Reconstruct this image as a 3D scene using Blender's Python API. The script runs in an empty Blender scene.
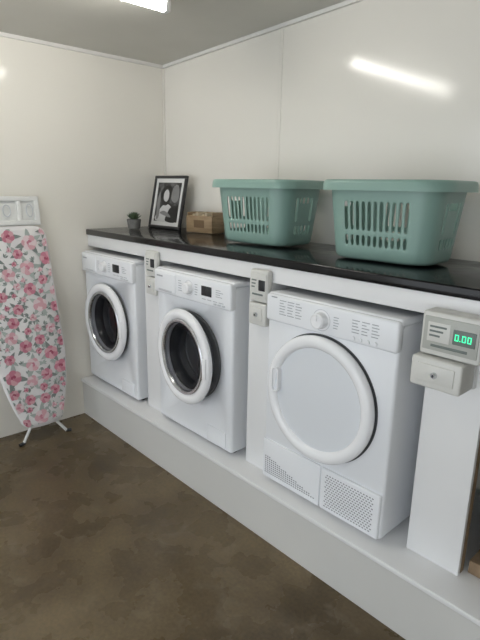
import bpy, bmesh, math, random
from mathutils import Vector, Matrix
import numpy as np
random.seed(7)
SC=bpy.context.scene
SC.view_settings.view_transform='Standard'
SC.view_settings.look='None'
PI=math.pi
# ------------------------------------------------------------ materials
def mat(name,col,rough=.5,metal=0,spec=.5,emit=None,es=0,coat=0):
    m=bpy.data.materials.new(name);m.use_nodes=True
    b=m.node_tree.nodes['Principled BSDF']
    b.inputs['Base Color'].default_value=(*col,1)
    b.inputs['Roughness'].default_value=rough
    b.inputs['Metallic'].default_value=metal
    b.inputs['Specular IOR Level'].default_value=spec
    b.inputs['Coat Weight'].default_value=coat
    if emit: 
        b.inputs['Emission Color'].default_value=(*emit,1);b.inputs['Emission Strength'].default_value=es
    return m
def noisy(name,c1,c2,scale=5,rough=.5,detail=6,bump=0,lo=.35,hi=.65,stretch=None,spec=.5,rough2=None):
    m=mat(name,c1,rough,spec=spec);nt=m.node_tree;b=nt.nodes['Principled BSDF']
    tc=nt.nodes.new('ShaderNodeTexCoord');n=nt.nodes.new('ShaderNodeTexNoise')
    n.inputs['Scale'].default_value=scale;n.inputs['Detail'].default_value=detail
    src=tc.outputs['Object']
    if stretch:
        mp=nt.nodes.new('ShaderNodeMapping');mp.inputs['Scale'].default_value=stretch
        nt.links.new(src,mp.inputs[0]);src=mp.outputs[0]
    nt.links.new(src,n.inputs['Vector'])
    r=nt.nodes.new('ShaderNodeValToRGB')
    r.color_ramp.elements[0].position=lo;r.color_ramp.elements[0].color=(*c1,1)
    r.color_ramp.elements[1].position=hi;r.color_ramp.elements[1].color=(*c2,1)
    nt.links.new(n.outputs['Fac'],r.inputs[0]);nt.links.new(r.outputs[0],b.inputs['Base Color'])
    if rough2 is not None:
        mr=nt.nodes.new('ShaderNodeMapRange');mr.inputs[1].default_value=.3;mr.inputs[2].default_value=.7
        mr.inputs[3].default_value=rough;mr.inputs[4].default_value=rough2
        nt.links.new(n.outputs['Fac'],mr.inputs[0]);nt.links.new(mr.outputs[0],b.inputs['Roughness'])
    if bump:
        bp=nt.nodes.new('ShaderNodeBump');bp.inputs['Strength'].default_value=bump
        nt.links.new(n.outputs['Fac'],bp.inputs['Height']);nt.links.new(bp.outputs[0],b.inputs['Normal'])
    return m
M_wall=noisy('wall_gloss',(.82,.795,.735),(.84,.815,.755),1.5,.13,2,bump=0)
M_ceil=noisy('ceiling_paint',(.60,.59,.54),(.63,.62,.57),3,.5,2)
M_trim=mat('trim_white',(.78,.77,.74),.35)
M_white=mat('appliance_white',(.80,.82,.85),.28)
M_white2=mat('appliance_white_panel',(.84,.86,.89),.25)
M_ring=mat('door_plastic_white',(.88,.89,.91),.22)
M_disc=mat('dryer_disc',(.74,.77,.81),.25)
M_side=mat('appliance_side',(.74,.75,.77),.35)
M_grey=mat('print_grey',(.36,.38,.41),.6)
M_lgrey=mat('light_grey_plastic',(.55,.57,.60),.4)
M_bezel=mat('silver_bezel',(.62,.63,.65),.25,.8)
M_dark=mat('dark_plastic',(.02,.022,.026),.25)
M_hole=mat('hole_dark',(.16,.17,.19),.7)
M_rubber=mat('gasket_rubber',(.07,.075,.08),.5)
M_steel=mat('drum_steel',(.60,.61,.63),.35,1)
M_chrome=mat('chrome_ring',(.65,.67,.7),.15,1)
M_board=noisy('white_board',(.78,.785,.79),(.81,.815,.82),2,.35,2)
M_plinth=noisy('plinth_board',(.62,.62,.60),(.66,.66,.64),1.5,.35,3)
M_mdf=noisy('mdf_edge',(.22,.15,.09),(.30,.21,.13),30,.8,4)
M_green=mat('led_green',(.0,.2,.08),.4,emit=(.05,1,.45),es=1.6)
M_meter=mat('meter_case',(.44,.45,.42),.4)
M_meter2=mat('meter_label',(.16,.19,.18),.5)
M_meter3=mat('meter_case_light',(.66,.66,.63),.38)
M_basket=mat('basket_sage',(.235,.37,.325),.33)
M_black=mat('frame_black',(.03,.03,.032),.3)
M_tube=mat('tube_emit',(1,1,1),.5,emit=(1,.97,.90),es=36)
M_fix=mat('fixture_white',(.8,.8,.78),.4)
M_counter=noisy('counter_laminate',(.003,.003,.004),(.016,.016,.019),22,.09,8,bump=.02,lo=.45,hi=.85,rough2=.20,spec=.34)
def glassmat():
    m=bpy.data.materials.new('tinted_glass');m.use_nodes=True;nt=m.node_tree
    b=nt.nodes['Principled BSDF'];b.inputs['Base Color'].default_value=(.012,.013,.016,1);b.inputs['Roughness'].default_value=.05
    t=nt.nodes.new('ShaderNodeBsdfTransparent');t.inputs[0].default_value=(.85,.86,.9,1)
    mx=nt.nodes.new('ShaderNodeMixShader');mx.inputs[0].default_value=.45
    nt.links.new(t.outputs[0],mx.inputs[1]);nt.links.new(b.outputs[0],mx.inputs[2])
    nt.links.new(mx.outputs[0],nt.nodes['Material Output'].inputs[0]);return m
M_glass=glassmat()
def floormat():
    m=mat('concrete_floor',(.12,.1,.07),.35);nt=m.node_tree;b=nt.nodes['Principled BSDF']
    tc=nt.nodes.new('ShaderNodeTexCoord')
    def nz(s,d,dist=0):
        n=nt.nodes.new('ShaderNodeTexNoise');n.inputs['Scale'].default_value=s;n.inputs['Detail'].default_value=d
        n.inputs['Distortion'].default_value=dist;nt.links.new(tc.outputs['Object'],n.inputs['Vector']);return n
    def rp(a,ca,bb,cb,src):
        r=nt.nodes.new('ShaderNodeValToRGB');r.color_ramp.elements[0].position=a;r.color_ramp.elements[0].color=(*ca,1)
        r.color_ramp.elements[1].position=bb;r.color_ramp.elements[1].color=(*cb,1);nt.links.new(src,r.inputs[0]);return r
    n1=nz(1.5,6,.4);n2=nz(5,10,.2);n3=nz(70,6)
    r1=rp(.34,(.090,.064,.032),.66,(.185,.142,.084),n1.outputs['Fac'])
    r2=rp(.32,(.72,.69,.64),.68,(1.15,1.14,1.12),n2.outputs['Fac'])
    r3=rp(.3,(.80,.80,.80),.7,(1.15,1.15,1.15),n3.outputs['Fac'])
    def mul(a,c):
        x=nt.nodes.new('ShaderNodeMix');x.data_type='RGBA';x.blend_type='MULTIPLY';x.inputs[0].default_value=1
        nt.links.new(a,x.inputs[6]);nt.links.new(c,x.inputs[7]);return x.outputs[2]
    o=mul(mul(r1.outputs[0],r2.outputs[0]),r3.outputs[0])
    n4=nz(8,12,.6)
    r4=rp(.58,(0,0,0),.72,(1,1,1),n4.outputs['Fac'])
    x=nt.nodes.new('ShaderNodeMix');x.data_type='RGBA'
    ml=nt.nodes.new('ShaderNodeMath');ml.operation='MULTIPLY';ml.inputs[1].default_value=.30
    nt.links.new(r4.outputs[0],ml.inputs[0]);nt.links.new(ml.outputs[0],x.inputs[0])
    nt.links.new(o,x.inputs[6]);x.inputs[7].default_value=(.30,.25,.18,1)
    nt.links.new(x.outputs[2],b.inputs['Base Color'])
    mr=nt.nodes.new('ShaderNodeMapRange');mr.inputs[1].default_value=.3;mr.inputs[2].default_value=.7;mr.inputs[3].default_value=.20;mr.inputs[4].default_value=.36
    nt.links.new(n2.outputs['Fac'],mr.inputs[0]);nt.links.new(mr.outputs[0],b.inputs['Roughness'])
    b.inputs['Specular IOR Level'].default_value=.4
    bp=nt.nodes.new('ShaderNodeBump');bp.inputs['Strength'].default_value=.05;nt.links.new(n2.outputs['Fac'],bp.inputs['Height']);nt.links.new(bp.outputs[0],b.inputs['Normal'])
    return m
M_floor=floormat()
# ------------------------------------------------------------ mesh helpers
def finish(bm,name,mats,parent=None,ang=38,loc=None,rot=None):
    bmesh.ops.recalc_face_normals(bm,faces=bm.faces[:])
    for f in bm.faces:f.smooth=True
    for e in bm.edges:
        if len(e.link_faces)==2 and e.calc_face_angle(0)>math.radians(ang): e.smooth=False
    me=bpy.data.meshes.new(name);bm.to_mesh(me);bm.free()
    if not isinstance(mats,(list,tuple)):mats=[mats]
    for m in mats:me.materials.append(m)
    o=bpy.data.objects.new(name,me);bpy.context.collection.objects.link(o)
    if parent:o.parent=parent
    if loc:o.location=loc
    if rot:o.rotation_euler=rot
    return o
def addbox(bm,a,b,bev=0,seg=2,mi=0):
    r=bmesh.ops.create_cube(bm,size=1)
    vs=r['verts']
    for v in vs:
        v.co=Vector([a[i]+(v.co[i]+.5)*(b[i]-a[i]) for i in range(3)])
    fs=set(f for v in vs for f in v.link_faces)
    if bev:
        es=list(set(e for v in vs for e in v.link_edges))
        rr=bmesh.ops.bevel(bm,geom=es,offset=bev,segments=seg,affect='EDGES',profile=.5)
        fs=set(f for f in rr['faces'])|set(f for f in fs if f.is_valid)
        fs|=set(f for v in rr['verts'] if v.is_valid for f in v.link_faces)
    for f in fs:
        if f.is_valid:f.material_index=mi
    return fs
def box(name,a,b,m,parent=None,bev=0,seg=2,**k):
    bm=bmesh.new();addbox(bm,a,b,bev,seg);return finish(bm,name,m,parent,**k)
def lathe(bm,prof,c,axis='Y',n=64,mi=0,cap0=False,cap1=False):
    rings=[]
    for r,h in prof:
        ring=[]
        for i in range(n):
            t=2*PI*i/n
            if axis=='Y':p=(c[0]+r*math.cos(t),c[1]+h,c[2]+r*math.sin(t))
            elif axis=='Z':p=(c[0]+r*math.cos(t),c[1]+r*math.sin(t),c[2]+h)
            else:p=(c[0]+h,c[1]+r*math.cos(t),c[2]+r*math.sin(t))
            ring.append(bm.verts.new(p))
        rings.append(ring)
    for a,b in zip(rings,rings[1:]):
        for i in range(n):
            f=bm.faces.new((a[i],a[(i+1)%n],b[(i+1)%n],b[i]));f.material_index=mi
    if cap0:bm.faces.new(rings[0]).material_index=mi
    if cap1:bm.faces.new(rings[-1]).material_index=mi
def tube(bm,p,q,r,n=12,mi=0):
    p=Vector(p);q=Vector(q);d=(q-p).normalized()
    u=d.orthogonal().normalized();v=d.cross(u)
    A=[bm.verts.new(p+r*(math.cos(2*PI*i/n)*u+math.sin(2*PI*i/n)*v)) for i in range(n)]
    B=[bm.verts.new(q+r*(math.cos(2*PI*i/n)*u+math.sin(2*PI*i/n)*v)) for i in range(n)]
    for i in range(n): bm.faces.new((A[i],A[(i+1)%n],B[(i+1)%n],B[i])).material_index=mi
    bm.faces.new(A).material_index=mi;bm.faces.new(B).material_index=mi
def empty(name,loc,rot=(0,0,0)):
    o=bpy.data.objects.new(name,None);bpy.context.collection.objects.link(o);o.location=loc;o.rotation_euler=rot
    o.empty_display_size=.1;return o
# ------------------------------------------------------------ room
XR=5.2;YF=-4.6
HP=.258;HC=1.24;YW=-.65
def ch(x,y=0):return 2.28+.04*x
box('floor',(-.1,YF,-.1),(XR,.1,0),M_floor)
box('wall_left',(-.1,YF,0),(0,0,2.6),M_wall)
box('wall_back',(-.1,0,0),(XR,.1,2.7),M_wall)
box('wall_right',(XR,YF,0),(XR+.1,.1,2.7),M_wall)
bm=bmesh.new()
vs=[bm.verts.new((x,y,ch(x)+dz)) for dz in(0,.08) for x,y in((0,YF),(XR,YF),(XR,0),(0,0))]
for q in((0,1,2,3),(4,5,6,7),(0,1,5,4),(1,2,6,5),(2,3,7,6),(3,0,4,7)):bm.faces.new([vs[i] for i in q])
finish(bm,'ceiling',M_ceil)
def slopebox(name,x0,x1,y0,y1,dz,m):
    bm=bmesh.new()
    vs=[bm.verts.new((x,y,ch(x)-k)) for k in(dz,-.005) for x,y in((x0,y0),(x1,y0),(x1,y1),(x0,y1))]
    for q in((0,1,2,3),(4,5,6,7),(0,1,5,4),(1,2,6,5),(2,3,7,6),(3,0,4,7)):bm.faces.new([vs[i] for i in q])
    return finish(bm,name,m)
slopebox('trim_1',0,XR,-.018,0,.018,M_trim)
slopebox('trim_2',0,.018,YF,0,.018,M_trim)
box('trim_3',(1.055,-.003,1.24),(1.078,0,2.32),M_wall,bev=.0012)
box('trim_4',(3.5,-.003,1.24),(3.523,0,2.4),M_wall,bev=.0012)
box('trim_5',(0,-.012,1.24),(.012,0,2.28),M_wall,bev=.004)
# ------------------------------------------------------------ plinth
e=empty('machine_plinth',(0,0,0))
box('top_board',(.001,-.712,HP-.02),(4.2,-.001,HP),M_board,e,bev=.003)
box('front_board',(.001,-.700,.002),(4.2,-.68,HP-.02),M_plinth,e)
# ------------------------------------------------------------ counter
e=empty('countertop',(0,0,0))
box('worktop',(.001,-.616,HC-.036),(4.2,-.001,HC),M_counter,e,bev=.006,seg=3)
box('fascia',(.001,-.606,HC-.105),(4.2,-.586,HC-.036),M_board,e,bev=.002)
for i,(x0,x1,y) in enumerate(((.66,.80,-.606),(1.50,1.635,-.606),(2.325,2.515,-.582))):
    e=empty('support_post',(x0,y,HP))
    box('face_panel',(0,0,0),(x1-x0,.018,HC-.105-HP),M_board,e,bev=.0015)
    box('divider',(.0,.018,0),(.018,.40,HC-.105-HP),M_board,e)
    if i<2:box('divider_edge',(x1-x0-.02,.0185,0),(x1-x0,.40,HC-.105-HP),M_board,e)
    else:box('divider_edge',(x1-x0-.03,.0185,0),(x1-x0,.045,HC-.105-HP),M_mdf,e)
M_void=noisy('void_shade_brown',(.035,.026,.02),(.06,.045,.035),6,.5,5,stretch=(1,1,8))  # dark brown painted in for the shade inside the open bay
e=empty('dark_void_block',(2.56,-.50,HP+.001))  # added block hiding the white wall, so the open bay reads as dark void
box('void_block_body',(0,.02,.05),(.75,.46,.84),M_void,e,bev=.004)
box('void_front_left',(.004,0,.055),(.373,.02,.835),M_void,e,bev=.003)  # made-up front panels of the added dark block
box('void_front_right',(.377,0,.055),(.746,.02,.835),M_void,e,bev=.003)
bm=bmesh.new();addbox(bm,(.34,-.02,.42),(.35,.0,.54),.003);addbox(bm,(.40,-.02,.42),(.41,.0,.54),.003);finish(bm,'void_block_pulls',M_chrome,e)  # made-up handles on the added block
box('void_floor_board',(-.03,-.04,0),(.77,.46,.05),M_mdf,e,bev=.004)  # added board standing in for the brown floor of the bay
# ------------------------------------------------------------ washing machine
def boolcut(o,cyl):
    md=o.modifiers.new('b','BOOLEAN');md.object=cyl;md.operation='DIFFERENCE';md.solver='EXACT'
    dg=bpy.context.evaluated_depsgraph_get();me=bpy.data.meshes.new_from_object(o.evaluated_get(dg))
    o.modifiers.clear();o.data=me;bpy.data.objects.remove(cyl,do_unlink=True)
def dashes(bm,x0,x1,z0,z1,rows,y,h=.004,gap=.004,seed=0,cols=2):
    rnd=random.Random(seed)
    for r in range(rows):
        z=z1-(z1-z0)*(r+.5)/rows
        for c in range(cols):
            a=x0+(x1-x0)*c/cols;w=(x1-x0)/cols*(.45+.4*rnd.random())
            addbox(bm,(a,y-.0008,z-h/2),(a+w,y,z+h/2))
def ribs(bm,x,y0,y1,z0,z1,n):
    for i in range(n):
        z=z0+(z1-z0)*(i+.5)/n;h=(z1-z0)/n*.28
        addbox(bm,(x-.002,y0,z-h),(x+.006,y1,z+h),.005,2)
def washer(name,loc,ajar=0,towel=None):
    E=empty(name,loc);W,D,H=.6,.52,.85
    bm=bmesh.new();addbox(bm,(0,.006,.018),(W,D,H-.022),.014,3)
    body=finish(bm,'cabinet',M_white,E)
    bm=bmesh.new();lathe(bm,[(.176,-.05),(.176,.33)],(.3,0,.445),n=64,cap0=True,cap1=True)
    c=finish(bm,'cut',M_white,E);bpy.context.view_layer.update();boolcut(body,c)
    box('top_lid',(0,.008,H-.024),(W,D,H),M_white2,E,bev=.009,seg=3)
    bm=bmesh.new();addbox(bm,(0,-.012,.722),(W,.03,H-.006),.012,4);finish(bm,'control_fascia',M_white2,E)
    bm=bmesh.new();addbox(bm,(.022,-.017,.735),(.195,-.005,.833),.006,3);finish(bm,'detergent_drawer',M_white2,E)
    bm=bmesh.new();addbox(bm,(.05,-.019,.738),(.165,-.012,.748),.002);finish(bm,'drawer_grip',M_lgrey,E)
    bm=bmesh.new();lathe(bm,[(.001,-.040),(.022,-.040),(.027,-.036),(.029,-.013),(.034,-.012),(.034,-.010)],(.30,0,.785),n=40,cap0=True)
    addbox(bm,(.297,-.0425,.788),(.303,-.038,.810),.001,mi=0);finish(bm,'program_knob',M_ring,E)
    bm=bmesh.new();lathe(bm,[(.0345,-.0128),(.037,-.0128)],(.30,0,.785),n=40);finish(bm,'knob_ring',M_lgrey,E)
    box('display',(.395,-.0145,.765),(.47,-.008,.812),M_dark,E,bev=.003)
    bm=bmesh.new();dashes(bm,.035,.10,.805,.822,1,-.0172,h=.008,cols=1);dashes(bm,.215,.255,.755,.815,5,-.0122,h=.003,cols=1,seed=3)
    dashes(bm,.345,.385,.755,.815,5,-.0122,h=.003,cols=1,seed=4);dashes(bm,.40,.56,.745,.755,1,-.0122,h=.003,cols=4,seed=5);dashes(bm,.50,.56,.77,.81,4,-.0122,h=.003,cols=1,seed=8)
    finish(bm,'print_marks',M_grey,E)
    bm=bmesh.new()
    for k in range(3):
        addbox(bm,(.485+.03*k,-.016,.735),(.505+.03*k,-.010,.743),.002)
    finish(bm,'buttons',M_lgrey,E)
    box('filter_flap',(.42,.001,.035),(.56,.008,.115),M_white2,E,bev=.003)
    bm=bmesh.new();ribs(bm,W,.20,.50,.08,.80,11);finish(bm,'side_ribs',M_side,E)
    bm=bmesh.new()
    for x in(.05,.55):
        for y in(.06,.46):lathe(bm,[(.022,0),(.022,.02)],(x,y,0),axis='Z',n=20,cap0=True,cap1=True)
    finish(bm,'feet',M_dark,E)
    bm=bmesh.new();lathe(bm,[(.222,.004),(.218,-.004),(.180,-.004),(.172,.006),(.164,.03),(.168,.05),(.154,.07),(.154,.08)],(.3,0,.445))
    finish(bm,'gasket',M_rubber,E)
    bm=bmesh.new();lathe(bm,[(.154,.08),(.172,.10),(.172,.31),(.10,.32),(.001,.322)],(.3,0,.445))
    for k in range(3):
        t=2*PI*k/3+.5;cx=.3+.15*math.cos(t);cz=.445+.15*math.sin(t)
        tube(bm,(cx,.11,cz),(cx,.31,cz),.022,10)
    finish(bm,'drum',M_steel,E)
    if towel:
        bm=bmesh.new();bmesh.ops.create_icosphere(bm,subdivisions=4,radius=1)
        for v in bm.verts:
            n=.25*math.sin(9*v.co.x+2*v.co.z)*math.sin(7*v.co.y)*math.sin(8*v.co.z+1)
            v.co=Vector((.30,.14,.40))+Vector((v.co.x*.085,v.co.y*.075,v.co.z*.06))*(1+n)
        finish(bm,'red_laundry',towel,E)
    hx=.3-.235
    Dd=bpy.data.objects.new('loading_door',None);bpy.context.collection.objects.link(Dd);Dd.parent=E
    Dd.location=(hx,-.006,.445);Dd.rotation_euler=(0,0,-math.radians(ajar))
    c=(.235,0,0)
    bm=bmesh.new()
    lathe(bm,[(.168,-.002),(.215,-.002),(.232,-.008),(.238,-.018),(.237,-.028),(.230,-.037),(.216,-.041),(.200,-.039),(.190,-.032),(.184,-.020),(.168,-.012),(.168,-.002)],c,n=96)
    finish(bm,'door_ring',M_ring,Dd)
    bm=bmesh.new();lathe(bm,[(.190,-.034),(.186,-.038),(.175,-.036),(.170,-.024)],c,n=96);finish(bm,'chrome_bezel',M_bezel,Dd)
    bm=bmesh.new();lathe(bm,[(.178,-.030),(.150,-.030),(.135,-.010),(.125,.030),(.09,.045),(.001,.05)],c,n=64);finish(bm,'glass_bowl',M_glass,Dd)
    bm=bmesh.new();addbox(bm,(.235+.198,-.045,-.05),(.235+.226,-.036,.05),.004,3);finish(bm,'door_handle',M_ring,Dd)
    return E
M_red=mat('red_cloth',(.8,.05,.03),.8)
washer('washing_machine',(.012,YW,HP),0,M_red)
washer('washing_machine',(.838,YW,HP),5)
# ------------------------------------------------------------ tumble dryer
def dryer(loc):
    E=empty('tumble_dryer',loc);W,D,H=.6,.54,.85
    box('cabinet',(0,.004,.018),(W,D,H-.022),M_white,E,bev=.012,seg=3)
    box('top_lid',(-.002,.006,H-.026),(W+.002,D,H),M_white2,E,bev=.009,seg=3)
    box('control_fascia',(0,-.010,.735),(W,.03,H-.006),M_white2,E,bev=.010,seg=4)
    bm=bmesh.new();lathe(bm,[(.001,-.042),(.024,-.042),(.029,-.038),(.031,-.011),(.038,-.010),(.038,-.007)],(.285,0,.788),n=40,cap0=True)
    addbox(bm,(.282,-.045,.790),(.288,-.040,.814),.001);finish(bm,'program_knob',M_ring,E)
    bm=bmesh.new();lathe(bm,[(.0385,-.0108),(.041,-.0108)],(.285,0,.788),n=40);finish(bm,'knob_ring',M_lgrey,E)
    bm=bmesh.new();dashes(bm,.075,.20,.766,.832,6,-.0102,h=.003,cols=3,seed=2);dashes(bm,.34,.38,.765,.815,5,-.0102,h=.0025,cols=1,seed=4)
    dashes(bm,.42,.54,.768,.822,5,-.0102,h=.003,cols=3,seed=6)
    dashes(bm,.03,.07,.832,.838,1,-.0102,h=.005,cols=1,seed=6)
    finish(bm,'print_marks',M_grey,E)
    bm=bmesh.new()
    for k in range(4):lathe(bm,[(.001,-.015),(.006,-.015),(.007,-.009)],(.43+.03*k,0,.752),n=16,cap0=True)
    finish(bm,'buttons',M_white2,E)
    box('kick_panel',(.004,-.004,.02),(.318,.01,.200),M_white2,E,bev=.004,seg=2)
    box('condenser_hatch',(.325,-.008,.022),(.592,.01,.200),M_white2,E,bev=.006,seg=3)
    bm=bmesh.new()
    def dot(x,z,y,r=.0026,w=1.7):
        vs=[bm.verts.new((x+r*w*math.cos(t*PI/3),y,z+r*math.sin(t*PI/3))) for t in range(6)];bm.faces.new(vs)
    for i in range(24):
        for j in range(9):
            x=.022+i*.0118;z=.045+j*.0095
            if z<.130-.09*(x-.02)/.3: dot(x,z,-.0046)
    for i in range(17):
        for j in range(14):
            dot(.352+i*.0128+(.0064 if j%2 else 0),.042+j*.0105,-.0086)
    finish(bm,'vent_holes',M_hole,E)
    bm=bmesh.new();ribs(bm,W,.22,.52,.06,.80,12);finish(bm,'side_ribs',M_side,E)
    bm=bmesh.new()
    for x in(.05,.55):
        for y in(.06,.48):lathe(bm,[(.022,0),(.022,.02)],(x,y,0),axis='Z',n=20,cap0=True,cap1=True)
    finish(bm,'feet',M_dark,E)
    c=(.290,0,.475)
    bm=bmesh.new()
    lathe(bm,[(.238,.006),(.249,-.004),(.252,-.016),(.250,-.026),(.243,-.034),(.229,-.037),(.214,-.035),(.206,-.028),(.203,-.020)],c,n=96)
    finish(bm,'door_ring',M_ring,E)
    bm=bmesh.new();lathe(bm,[(.2035,-.020),(.185,-.0205),(.12,-.024),(.001,-.026)],c,n=96);finish(bm,'door_disc',M_disc,E)
    bm=bmesh.new();lathe(bm,[(.238,.0035),(.256,.0030)],c,n=96);finish(bm,'door_seal',M_rubber,E)
    bm=bmesh.new()
    pts=[]
    for t in range(24):
        a=2*PI*t/24;x=.018*math.cos(a);z=(.036 if math.sin(a)>=0 else -.036)+.018*math.sin(a)
        pts.append((c[0]-.200+x,c[2]+.03+z))
    top=[bm.verts.new((p[0],-.0405,p[1])) for p in pts]
    cx=sum(p[0] for p in pts)/24;cz=sum(p[1] for p in pts)/24
    inn=[bm.verts.new((cx+(p[0]-cx)*.78,-.0415,cz+(p[1]-cz)*.90)) for p in pts]
    rec=[bm.verts.new((cx+(p[0]-cx)*.70,-.030,cz+(p[1]-cz)*.86)) for p in pts]
    dn=[bm.verts.new((p[0],-.018,p[1])) for p in pts]
    for i in range(24):
        j=(i+1)%24;bm.faces.new((top[i],top[j],inn[j],inn[i]));bm.faces.new((dn[i],dn[j],top[j],top[i]))
        bm.faces.new((inn[i],inn[j],rec[j],rec[i]))
    f=bm.faces.new(rec);f.material_index=1
    finish(bm,'door_handle',[M_ring,M_disc],E)
dryer((1.654,YW,HP))
# ------------------------------------------------------------ coin meters
def meter(loc,w,led=True,cx0=-.012,cw=.92,cd=.105,yd=.075):
    E=empty('coin_meter',loc)
    q=yd
    bm=bmesh.new();addbox(bm,(0,-q,-.135),(w,0,0),.008,3);finish(bm,'meter_case',M_meter3,E)
    bm=bmesh.new();addbox(bm,(w*.05,-q-.004,-.118),(w*.95,-q+.005,-.014),.003,2);finish(bm,'meter_face',M_meter if led else M_meter3,E)
    bm=bmesh.new();addbox(bm,(w*.12,-q-.0055,-.090),(w*.50,-q-.001,-.030),.002);finish(bm,'label_plate',M_meter3,E)
    bm=bmesh.new()
    for k in range(3):addbox(bm,(w*.16,-q-.0062,-.046-.014*k),(w*(.44-.05*k),-q-.0053,-.040-.014*k))
    finish(bm,'label_text',M_meter2,E)
    box('display_window',(w*.55,-q-.007,-.085),(w*.91,-q-.001,-.040),M_meter2 if led else M_dark,E,bev=.002)
    if led:
        bm=bmesh.new()
        dw=w*.30/4
        for k,off in enumerate((0,1.45,2.55)):
            x0=w*.585+off*dw*1.05;a,b=x0+.001,x0+dw*.85;zt,zb=-.053,-.072;t=.002
            for bx in ((a,zt-t,b,zt),(a,zb,b,zb+t),(a,zb,a+t,zt),(b-t,zb,b,zt)):
                addbox(bm,(bx[0],-q-.0082,bx[1]),(bx[2],-q-.0068,bx[3]))
        addbox(bm,(w*.585+dw*1.12,-q-.0082,-.072),(w*.585+dw*1.12+.0025,-q-.0068,-.0695))
        finish(bm,'led_digits',M_green,E)
        box('mounting_block',(.0,.0005,-.235),(w*.8,.024,-.032),M_board,E)
    bm=bmesh.new();addbox(bm,(w*.2,-q-.006,-.106),(w*.8,-q-.003,-.098),.001);finish(bm,'coin_slot_strip',M_meter2,E)
    c0=cx0;c1=w*cw
    bm=bmesh.new();addbox(bm,(c0,-cd,-.235),(c1,0,-.140),.008,3);finish(bm,'cash_box',M_meter3,E)
    bm=bmesh.new();addbox(bm,(c0+.02,-cd-.004,-.215),(c1-.02,-cd+.005,-.158),.004,2);finish(bm,'cash_drawer',M_meter3,E)
    m=(c0+c1)/2
    bm=bmesh.new();lathe(bm,[(.001,-cd-.013),(.008,-cd-.013),(.010,-cd-.009),(.010,-cd)],(m,0,-.188),n=20,cap0=True);finish(bm,'lock',M_chrome,E)
    bm=bmesh.new();lathe(bm,[(.001,-cd-.0136),(.004,-cd-.0136)],(m,0,-.188),n=12,cap0=True);finish(bm,'keyhole',M_dark,E)
meter((.722,-.607,1.180),.098,False,0,1,.032,.030)
meter((1.536,-.607,1.185),.102,False,0,1,.040,.034)
meter((2.340,-.607,1.165),.185,True,-.012,.80,.095)
# ------------------------------------------------------------ laundry baskets
def rrect(hw,hd,r,ns,nl,ncor):
    pts=[]
    def line(a,b,n,tag):
        for i in range(n):
            t=i/n;pts.append((a[0]+(b[0]-a[0])*t,a[1]+(b[1]-a[1])*t,tag,i))
    def arc(cx,cy,a0,n):
        for i in range(n):
            t=a0+PI/2*i/n;pts.append((cx+r*math.cos(t),cy+r*math.sin(t),'c',i))
    line((-hw+r,-hd),(hw-r,-hd),nl,'l');arc(hw-r,-hd+r,-PI/2,ncor)
    line((hw,-hd+r),(hw,hd-r),ns,'s');arc(hw-r,hd-r,0,ncor)
    line((hw-r,hd),(-hw+r,hd),nl,'l');arc(-hw+r,hd-r,PI/2,ncor)
    line((-hw,hd-r),(-hw,-hd+r),ns,'s');arc(-hw+r,-hd+r,PI,ncor)
    return pts
def basket(loc,rz):
    E=empty('laundry_basket',loc,(0,0,rz))
    NL,NS,NC=23,11,5;H=.302
    zs=[0,.012,.045,.060,.085,.100,.120,.135,.205,.228,.245,H-.02,H]
    def ring(z,extra=0,dz=0):
        t=z/H;hw=.203+.032*t+extra;hd=.130+.036*t+extra;r=.065+.02*t
        return [(p[0],p[1],z+dz,p[2],p[3]) for p in rrect(hw,hd,r,NS,NL,NC)]
    bm=bmesh.new();R=[]
    for z in zs:
        rg=ring(z,-.012 if z==0 else 0);R.append([bm.verts.new(p[:3]) for p in rg]);tags=rg
    n=len(R[0])
    for k in range(len(zs)-1):
        for i in range(n):
            tag,idx=tags[i][3],tags[i][4]
            z0,z1=zs[k],zs[k+1]
            hole=False
            if tag in 'ls' and idx%2==1:
                N=NL if tag=='l' else NS
                mid=abs(idx-(N-1)/2)/(N/2)
                if z0>=.120 and z1<=.230: hole=True
                if z0>=.060 and z1<=.100: hole=True
                if tag=='s' and z1>.12 and mid<.5: hole=False
            if tag=='s' and 3<=idx<=7 and abs(z0-.205)<.001: hole=True
            if hole: continue
            j=(i+1)%n
            bm.faces.new((R[k][i],R[k][j],R[k+1][j],R[k+1][i]))
    bm.faces.new(R[0])
    o=finish(bm,'slotted_body',M_basket,E,ang=180)
    s=o.modifiers.new('s','SOLIDIFY');s.thickness=.004;s.offset=0
    s=o.modifiers.new('ss','SUBSURF');s.levels=2;s.render_levels=2
    bm=bmesh.new()
    prof=[(0,-.02),(.0,.0),(.004,.005),(.012,.006),(.019,.003),(.022,-.006),(.024,-.034),(.021,-.034),(.018,-.006),(.004,-.002),(.003,-.02)]
    RR=[]
    for ex,dz in prof:
        rg=ring(H,ex,dz)
        vs=[]
        for p in rg:
            x,y,z=p[:3]
            if ex>.010:
                k=max(0,(abs(x)-.20)/.06);k=min(1,k)*max(0,1-(abs(y)/.15)**4)
                x+=math.copysign(.012*k,x)
            vs.append(bm.verts.new((x,y,z)))
        RR.append(vs)
    for a,b in zip(RR,RR[1:]+RR[:1]):
        for i in range(n):
            j=(i+1)%n;bm.faces.new((a[i],a[j],b[j],b[i]))
    finish(bm,'rim',M_basket,E,ang=60)
basket((1.250,-.250,HC+.003),math.radians(3))
basket((1.975,-.280,HC+.003),math.radians(3))
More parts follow.
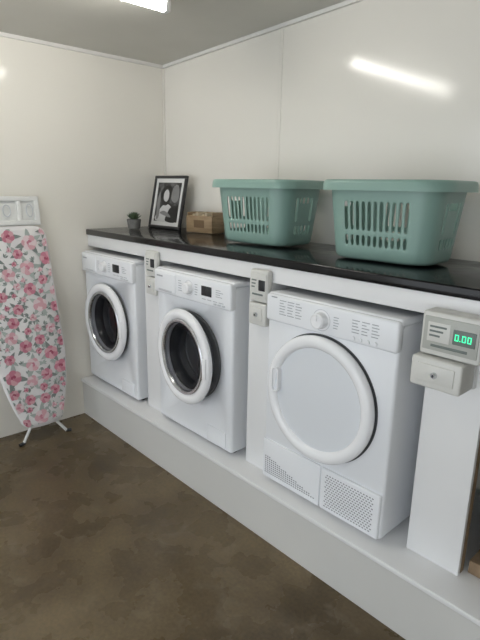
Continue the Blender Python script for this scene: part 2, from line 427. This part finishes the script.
# ------------------------------------------------------------ picture frame
e=empty('picture_frame',(.05,-.185,HC+.002),(-math.radians(12),0,math.radians(3)))
FW,FH=.33,.345
bm=bmesh.new();t=.018
for a,b in (((0,0,0),(FW,.02,t)),((0,0,FH-t),(FW,.02,FH)),((0,0,t),(t,.02,FH-t)),((FW-t,0,t),(FW,.02,FH-t))):addbox(bm,a,b,.003)
finish(bm,'border',M_black,e)
box('mat_board',(t,.008,t),(FW-t,.018,FH-t),mat('mat_paper',(.75,.75,.74),.5),e)
M_ph=noisy('photo_print',(.02,.02,.02),(.22,.22,.22),14,.15,5,lo=.4,hi=.7)
box('photo_print',(.045,.006,.045),(FW-.045,.008,FH-.045),M_ph,e)
bm=bmesh.new()
def blob(P,y,mi):
    n=len(P);vs=[]
    def cr(p0,p1,p2,p3,t):return .5*(2*p1+(-p0+p2)*t+(2*p0-5*p1+4*p2-p3)*t*t+(-p0+3*p1-3*p2+p3)*t**3)
    for i in range(n):
        q=[P[(i+k-1)%n] for k in range(4)]
        for s in range(4):
            vs.append(bm.verts.new((cr(*[a[0] for a in q],s/4),y,cr(*[a[1] for a in q],s/4))))
    bm.faces.new(vs).material_index=mi
blob([(.06,.05),(.10,.13),(.15,.16),(.20,.15),(.25,.10),(.26,.05)],.0056,1)
blob([(.10,.17),(.09,.23),(.12,.28),(.17,.285),(.20,.25),(.19,.18),(.15,.15)],.0055,0)
blob([(.125,.19),(.12,.23),(.145,.255),(.17,.24),(.175,.20),(.155,.175)],.0052,1)
blob([(.17,.05),(.18,.10),(.21,.14),(.27,.15),(.28,.05)],.0051,0)
blob([(.07,.06),(.06,.16),(.075,.24),(.09,.16),(.095,.08)],.0054,2)
blob([(.20,.20),(.21,.27),(.26,.28),(.275,.20),(.24,.17)],.0054,2)
blob([(.10,.10),(.14,.115),(.19,.10),(.22,.075),(.15,.085)],.0050,2)
finish(bm,'photo_figures',[mat('ph_dark',(.012,.012,.012),.3),mat('ph_light',(.6,.6,.6),.3),mat('ph_mid',(.22,.22,.22),.3)],e)
# ------------------------------------------------------------ potted plant
e=empty('potted_succulent',(.17,-.365,HC+.002))
bm=bmesh.new();lathe(bm,[(.030,0),(.038,.004),(.044,.055),(.044,.062),(.039,.062),(.037,.05)],(0,0,0),axis='Z',n=32,cap0=True);finish(bm,'pot',noisy('pot_stone',(.10,.10,.10),(.20,.20,.19),20,.6),e)
bm=bmesh.new();lathe(bm,[(.038,.052),(.001,.055)],(0,0,0),axis='Z',n=24);finish(bm,'soil',M_mdf,e)
bm=bmesh.new()
for k in range(34):
    a=k*2.4;el=.35+1.1*(k/34);L=.055-.012*(k/34)
    d=Vector((math.cos(a)*math.cos(el),math.sin(a)*math.cos(el),math.sin(el)));s=Vector((-math.sin(a),math.cos(a),0));u=d.cross(s)
    b=Vector((0,0,.056));rows=[(0,.005),(.5,.008),(.85,.005),(1,.0008)];R=[]
    for tt,w in rows:
        c=b+d*L*tt+Vector((0,0,.008*tt*tt));R.append([bm.verts.new(c+s*w),bm.verts.new(c+u*w*.5),bm.verts.new(c-s*w),bm.verts.new(c-u*w*.5)])
    for p,q in zip(R,R[1:]):
        for i in range(4):bm.faces.new((p[i],p[(i+1)%4],q[(i+1)%4],q[i]))
    bm.faces.new(R[0]);bm.faces.new(R[-1])
finish(bm,'leaves',noisy('succulent_green',(.05,.09,.05),(.12,.17,.09),30,.5),e)
# ------------------------------------------------------------ small wooden box
M_wood=noisy('light_wood',(.25,.17,.09),(.38,.27,.16),8,.55,6,stretch=(1,1,9))
e=empty('wooden_box',(.505,-.20,HC+.002),(0,0,math.radians(12)))
bm=bmesh.new();BW,BD,BH,t=.20,.12,.12,.008
for a,b in (((0,0,0),(BW,t,BH-.02)),((0,BD-t,0),(BW,BD,BH)),((0,t,0),(t,BD-t,BH)),((BW-t,t,0),(BW,BD-t,BH)),((t,t,0),(BW-t,BD-t,t))):addbox(bm,a,b,.0015)
finish(bm,'crate',M_wood,e)
box('label',(.06,-.001,.03),(.14,0,.075),mat('label_brown',(.16,.10,.05),.6),e)
bm=bmesh.new()
for k in range(7):addbox(bm,(.015+k*.024,.012,.012),(.031+k*.024,.105,.100+.010*(k%3)),.003)
finish(bm,'packets',mat('packet_cream',(.5,.42,.3),.7),e)
# ------------------------------------------------------------ ironing board
e=empty('ironing_board',(.20,-1.055,.10),(0,-math.radians(6.5),0))
Lb=1.185
def hw(v):
    if v<.06: return .10*math.sqrt(max(0,1-((.06-v)/.06)**2))*1.0+.03
    if v<.5:
        t=(v-.06)/.44;return .13+.075*(1-(1-t)**2)
    if v>Lb-.07: return .205-.07*(1-math.sqrt(max(0,1-((v-Lb+.07)/.07)**2)))
    return .205
def cy(v):return -.055*v/Lb
bm=bmesh.new()
vsn=[0,.003,.008,.016,.028,.042]+[.06+(Lb-.13)*i/40 for i in range(41)]+[Lb-.07+.07*k for k in(.3,.55,.75,.88,.96,1)]
secs=[]
for v in vsn:
    w=hw(v);c=cy(v);ed=min(1,max(.15,min(v,Lb-v)/.02))
    secs.append([bm.verts.new((x*(1 if x<0 else (.5+.5*ed)),c+y*w,v)) for x,y in((-.015,-.98),(.0,-1.0),(.012,-.985),(.018,-.94),(.020,0),(.018,.94),(.012,.985),(.0,1.0),(-.015,.98))])
for a,b in zip(secs,secs[1:]):
    for i in range(9):j=(i+1)%9;bm.faces.new((a[i],a[j],b[j],b[i]))
bm.faces.new(secs[0]);bm.faces.new(secs[-1])
finish(bm,'padded_cover',noisy('cover_cloth',(.78,.765,.775),(.85,.84,.84),6,.85,3),e,ang=60)
cols=[mat('petal_pink',(.54,.20,.27),.85),mat('petal_pale',(.66,.38,.43),.85),mat('petal_red',(.33,.06,.11),.85),mat('leaf_grey',(.22,.25,.24),.85),mat('leaf_pale',(.40,.45,.43),.85),mat('petal_white',(.76,.62,.65),.85)]
bm=bmesh.new();rnd=random.Random(5);layer=[0]
def put(poly,mi):
    layer[0]+=1;x=.0206+.0000025*layer[0]
    vs=[]
    for (y,z) in poly:
        z=min(max(z,.02),Lb-.015);w=hw(z)*.935;c=cy(z);y=min(max(y,c-w),c+w)
        vs.append(bm.verts.new((x,y,z)))
    try:bm.faces.new(vs).material_index=mi
    except Exception:pass
def leaf(cy0,cz0,a,L,w,mi,n=6):
    P=[]
    for i in range(n+1):
        t=i/n;P.append((t*L,w*math.sin(PI*t**.8)))
    for i in range(n-1,0,-1):
        t=i/n;P.append((t*L,-w*math.sin(PI*t**.8)))
    put([(cy0+p[0]*math.cos(a)-p[1]*math.sin(a),cz0+p[0]*math.sin(a)+p[1]*math.cos(a)) for p in P],mi)
def petal(y,z,a,d,rl,rw,mi):
    P=[]
    for i in range(12):
        t=2*PI*i/12;u=d+rl*math.cos(t);v=rw*math.sin(t)*(1+.15*math.cos(t))
        P.append((y+u*math.cos(a)-v*math.sin(a),z+u*math.sin(a)+v*math.cos(a)))
    put(P,mi)
def rose(y,z,r):
    a0=rnd.random()*6
    for k in range(4):leaf(y,z,a0+k*1.55+rnd.random()*.6,r*rnd.uniform(1.6,2.1),r*.33,rnd.choice((3,4,4,3)))
    sch=rnd.choice(((1,0,2),(0,1,2),(5,1,0),(5,1,1),(1,0,2),(1,5,0)))
    for k in range(6):petal(y,z,a0+k*PI/3,r*.58,r*.42,r*.44,sch[k%2])
    for k in range(5):petal(y,z,a0+.5+k*1.256,r*.34,r*.30,r*.32,sch[(k+1)%2])
    for k in range(3):petal(y,z,a0+.2+k*2.1,r*.16,r*.18,r*.22,sch[2] if k%2==0 else sch[1])
pts=[]
tries=0
while len(pts)<75 and tries<8000:
    tries+=1;z=rnd.uniform(.03,Lb-.03);y=cy(z)+rnd.uniform(-1,1)*hw(z)*.95;r=rnd.uniform(.028,.046) if tries<500 else rnd.uniform(.013,.026)
    if all((y-a)**2+(z-b)**2>(1.22*(r+c))**2 for a,b,c in pts):pts.append((y,z,r))
for k in range(150):
    z=rnd.uniform(.03,Lb-.03);y=cy(z)+rnd.uniform(-1,1)*hw(z)*.95
    if all((y-a)**2+(z-b)**2>(1.0*c)**2 for a,b,c in pts):
        a=rnd.random()*6
        for q in(-.6,.0,.6):leaf(y,z,a+q,.026,.0055,rnd.choice((3,4,4,3)))
for p in pts:rose(*p)
finish(bm,'floral_print',cols,e)
M_rest=mat('rest_white',(.76,.77,.76),.35)
bm=bmesh.new();c=cy(Lb)
y0,y1,z0,z1=c-.17,c+.185,Lb+.004,Lb+.165
for a,b in (((-.01,y0,z0),(.012,y1,z0+.028)),((-.01,y0,z1-.028),(.012,y1,z1)),((-.01,y0,z0+.02),(.012,y0+.03,z1-.02)),((-.01,y1-.03,z0+.02),(.012,y1,z1-.02)),((-.008,c+.06,z0+.02),(.010,c+.085,z1-.02)),((-.008,c-.07,z0+.02),(.010,c-.045,z1-.02))):addbox(bm,a,b,.006,3)
addbox(bm,(-.010,y0+.02,z0+.02),(-.004,y1-.02,z1-.02))
finish(bm,'iron_rest',M_rest,e)
bm=bmesh.new()
def ringt(cyy,czz,ry,rz,x=.014,r=.003):
    P=[Vector((x,cyy+ry*math.cos(2*PI*i/20),czz+rz*math.sin(2*PI*i/20))) for i in range(20)]
    for i in range(20):tube(bm,P[i],P[(i+1)%20],r,6)
ringt(c+.125,Lb+.085,.018,.035);ringt(c-.0,Lb+.085,.02,.032);ringt(c-.11,Lb+.085,.02,.032)
finish(bm,'rest_loops',M_lgrey,e)
bm=bmesh.new()
tube(bm,(-.028,.03,.9),(-.028,-.04,.05),.010);tube(bm,(-.028,-.09,.9),(-.028,.045,.05),.010)
finish(bm,'leg_rails',M_rest,e)
lg=bpy.data.objects.new('leg_frame',None);bpy.context.collection.objects.link(lg);lg.parent=e;lg.rotation_euler=(0,math.radians(6.5),0)
bm=bmesh.new()
tube(bm,(-.03,-.04,.05),(-.01,-.125,-.088),.009);tube(bm,(-.03,.045,.05),(-.01,.145,-.088),.009)
finish(bm,'legs',M_rest,lg)
bm=bmesh.new();tube(bm,(-.012,-.118,-.084),(-.006,-.150,-.0890),.0105);tube(bm,(-.012,.138,-.084),(-.006,.170,-.0890),.0105);finish(bm,'foot_caps',M_dark,lg)
# ------------------------------------------------------------ ceiling light
e=empty('ceiling_light',(1.00,-1.33,ch(.96)))
bm=bmesh.new();addbox(bm,(-.05,-.66,-.030),(.05,.66,-.001),.004);
addbox(bm,(-.024,-.67,-.072),(.024,-.645,-.025),.004);addbox(bm,(-.024,.645,-.072),(.024,.67,-.025),.004)
finish(bm,'fitting_body',M_fix,e)
bm=bmesh.new();tube(bm,(0,-.646,-.052),(0,.646,-.052),.019,16);finish(bm,'tube',M_tube,e)
# ------------------------------------------------------------ light : open frontage daylight
w=bpy.data.worlds.new('w');SC.world=w;w.use_nodes=True
bg=w.node_tree.nodes['Background'];bg.inputs[0].default_value=(.90,.95,1,1);bg.inputs[1].default_value=2.3
# ------------------------------------------------------------ camera
p=[3.066,-2.119,1.515,.821,-.255,.019,510.2]
yaw,pit,roll,f=p[3:7]
fw=Vector((-math.sin(yaw)*math.cos(pit),math.cos(yaw)*math.cos(pit),math.sin(pit)))
r=Vector((math.cos(yaw),math.sin(yaw),0));u=r.cross(fw)
r2=r*math.cos(roll)+u*math.sin(roll);u2=-r*math.sin(roll)+u*math.cos(roll)
cam=bpy.data.cameras.new('camera');co=bpy.data.objects.new('camera',cam);bpy.context.collection.objects.link(co)
R=Matrix((r2,u2,-fw)).transposed().to_4x4();co.matrix_world=Matrix.Translation(p[:3])@R
cam.sensor_fit='VERTICAL';cam.sensor_height=36;cam.lens=f/640*36;cam.clip_start=.02
SC.camera=co
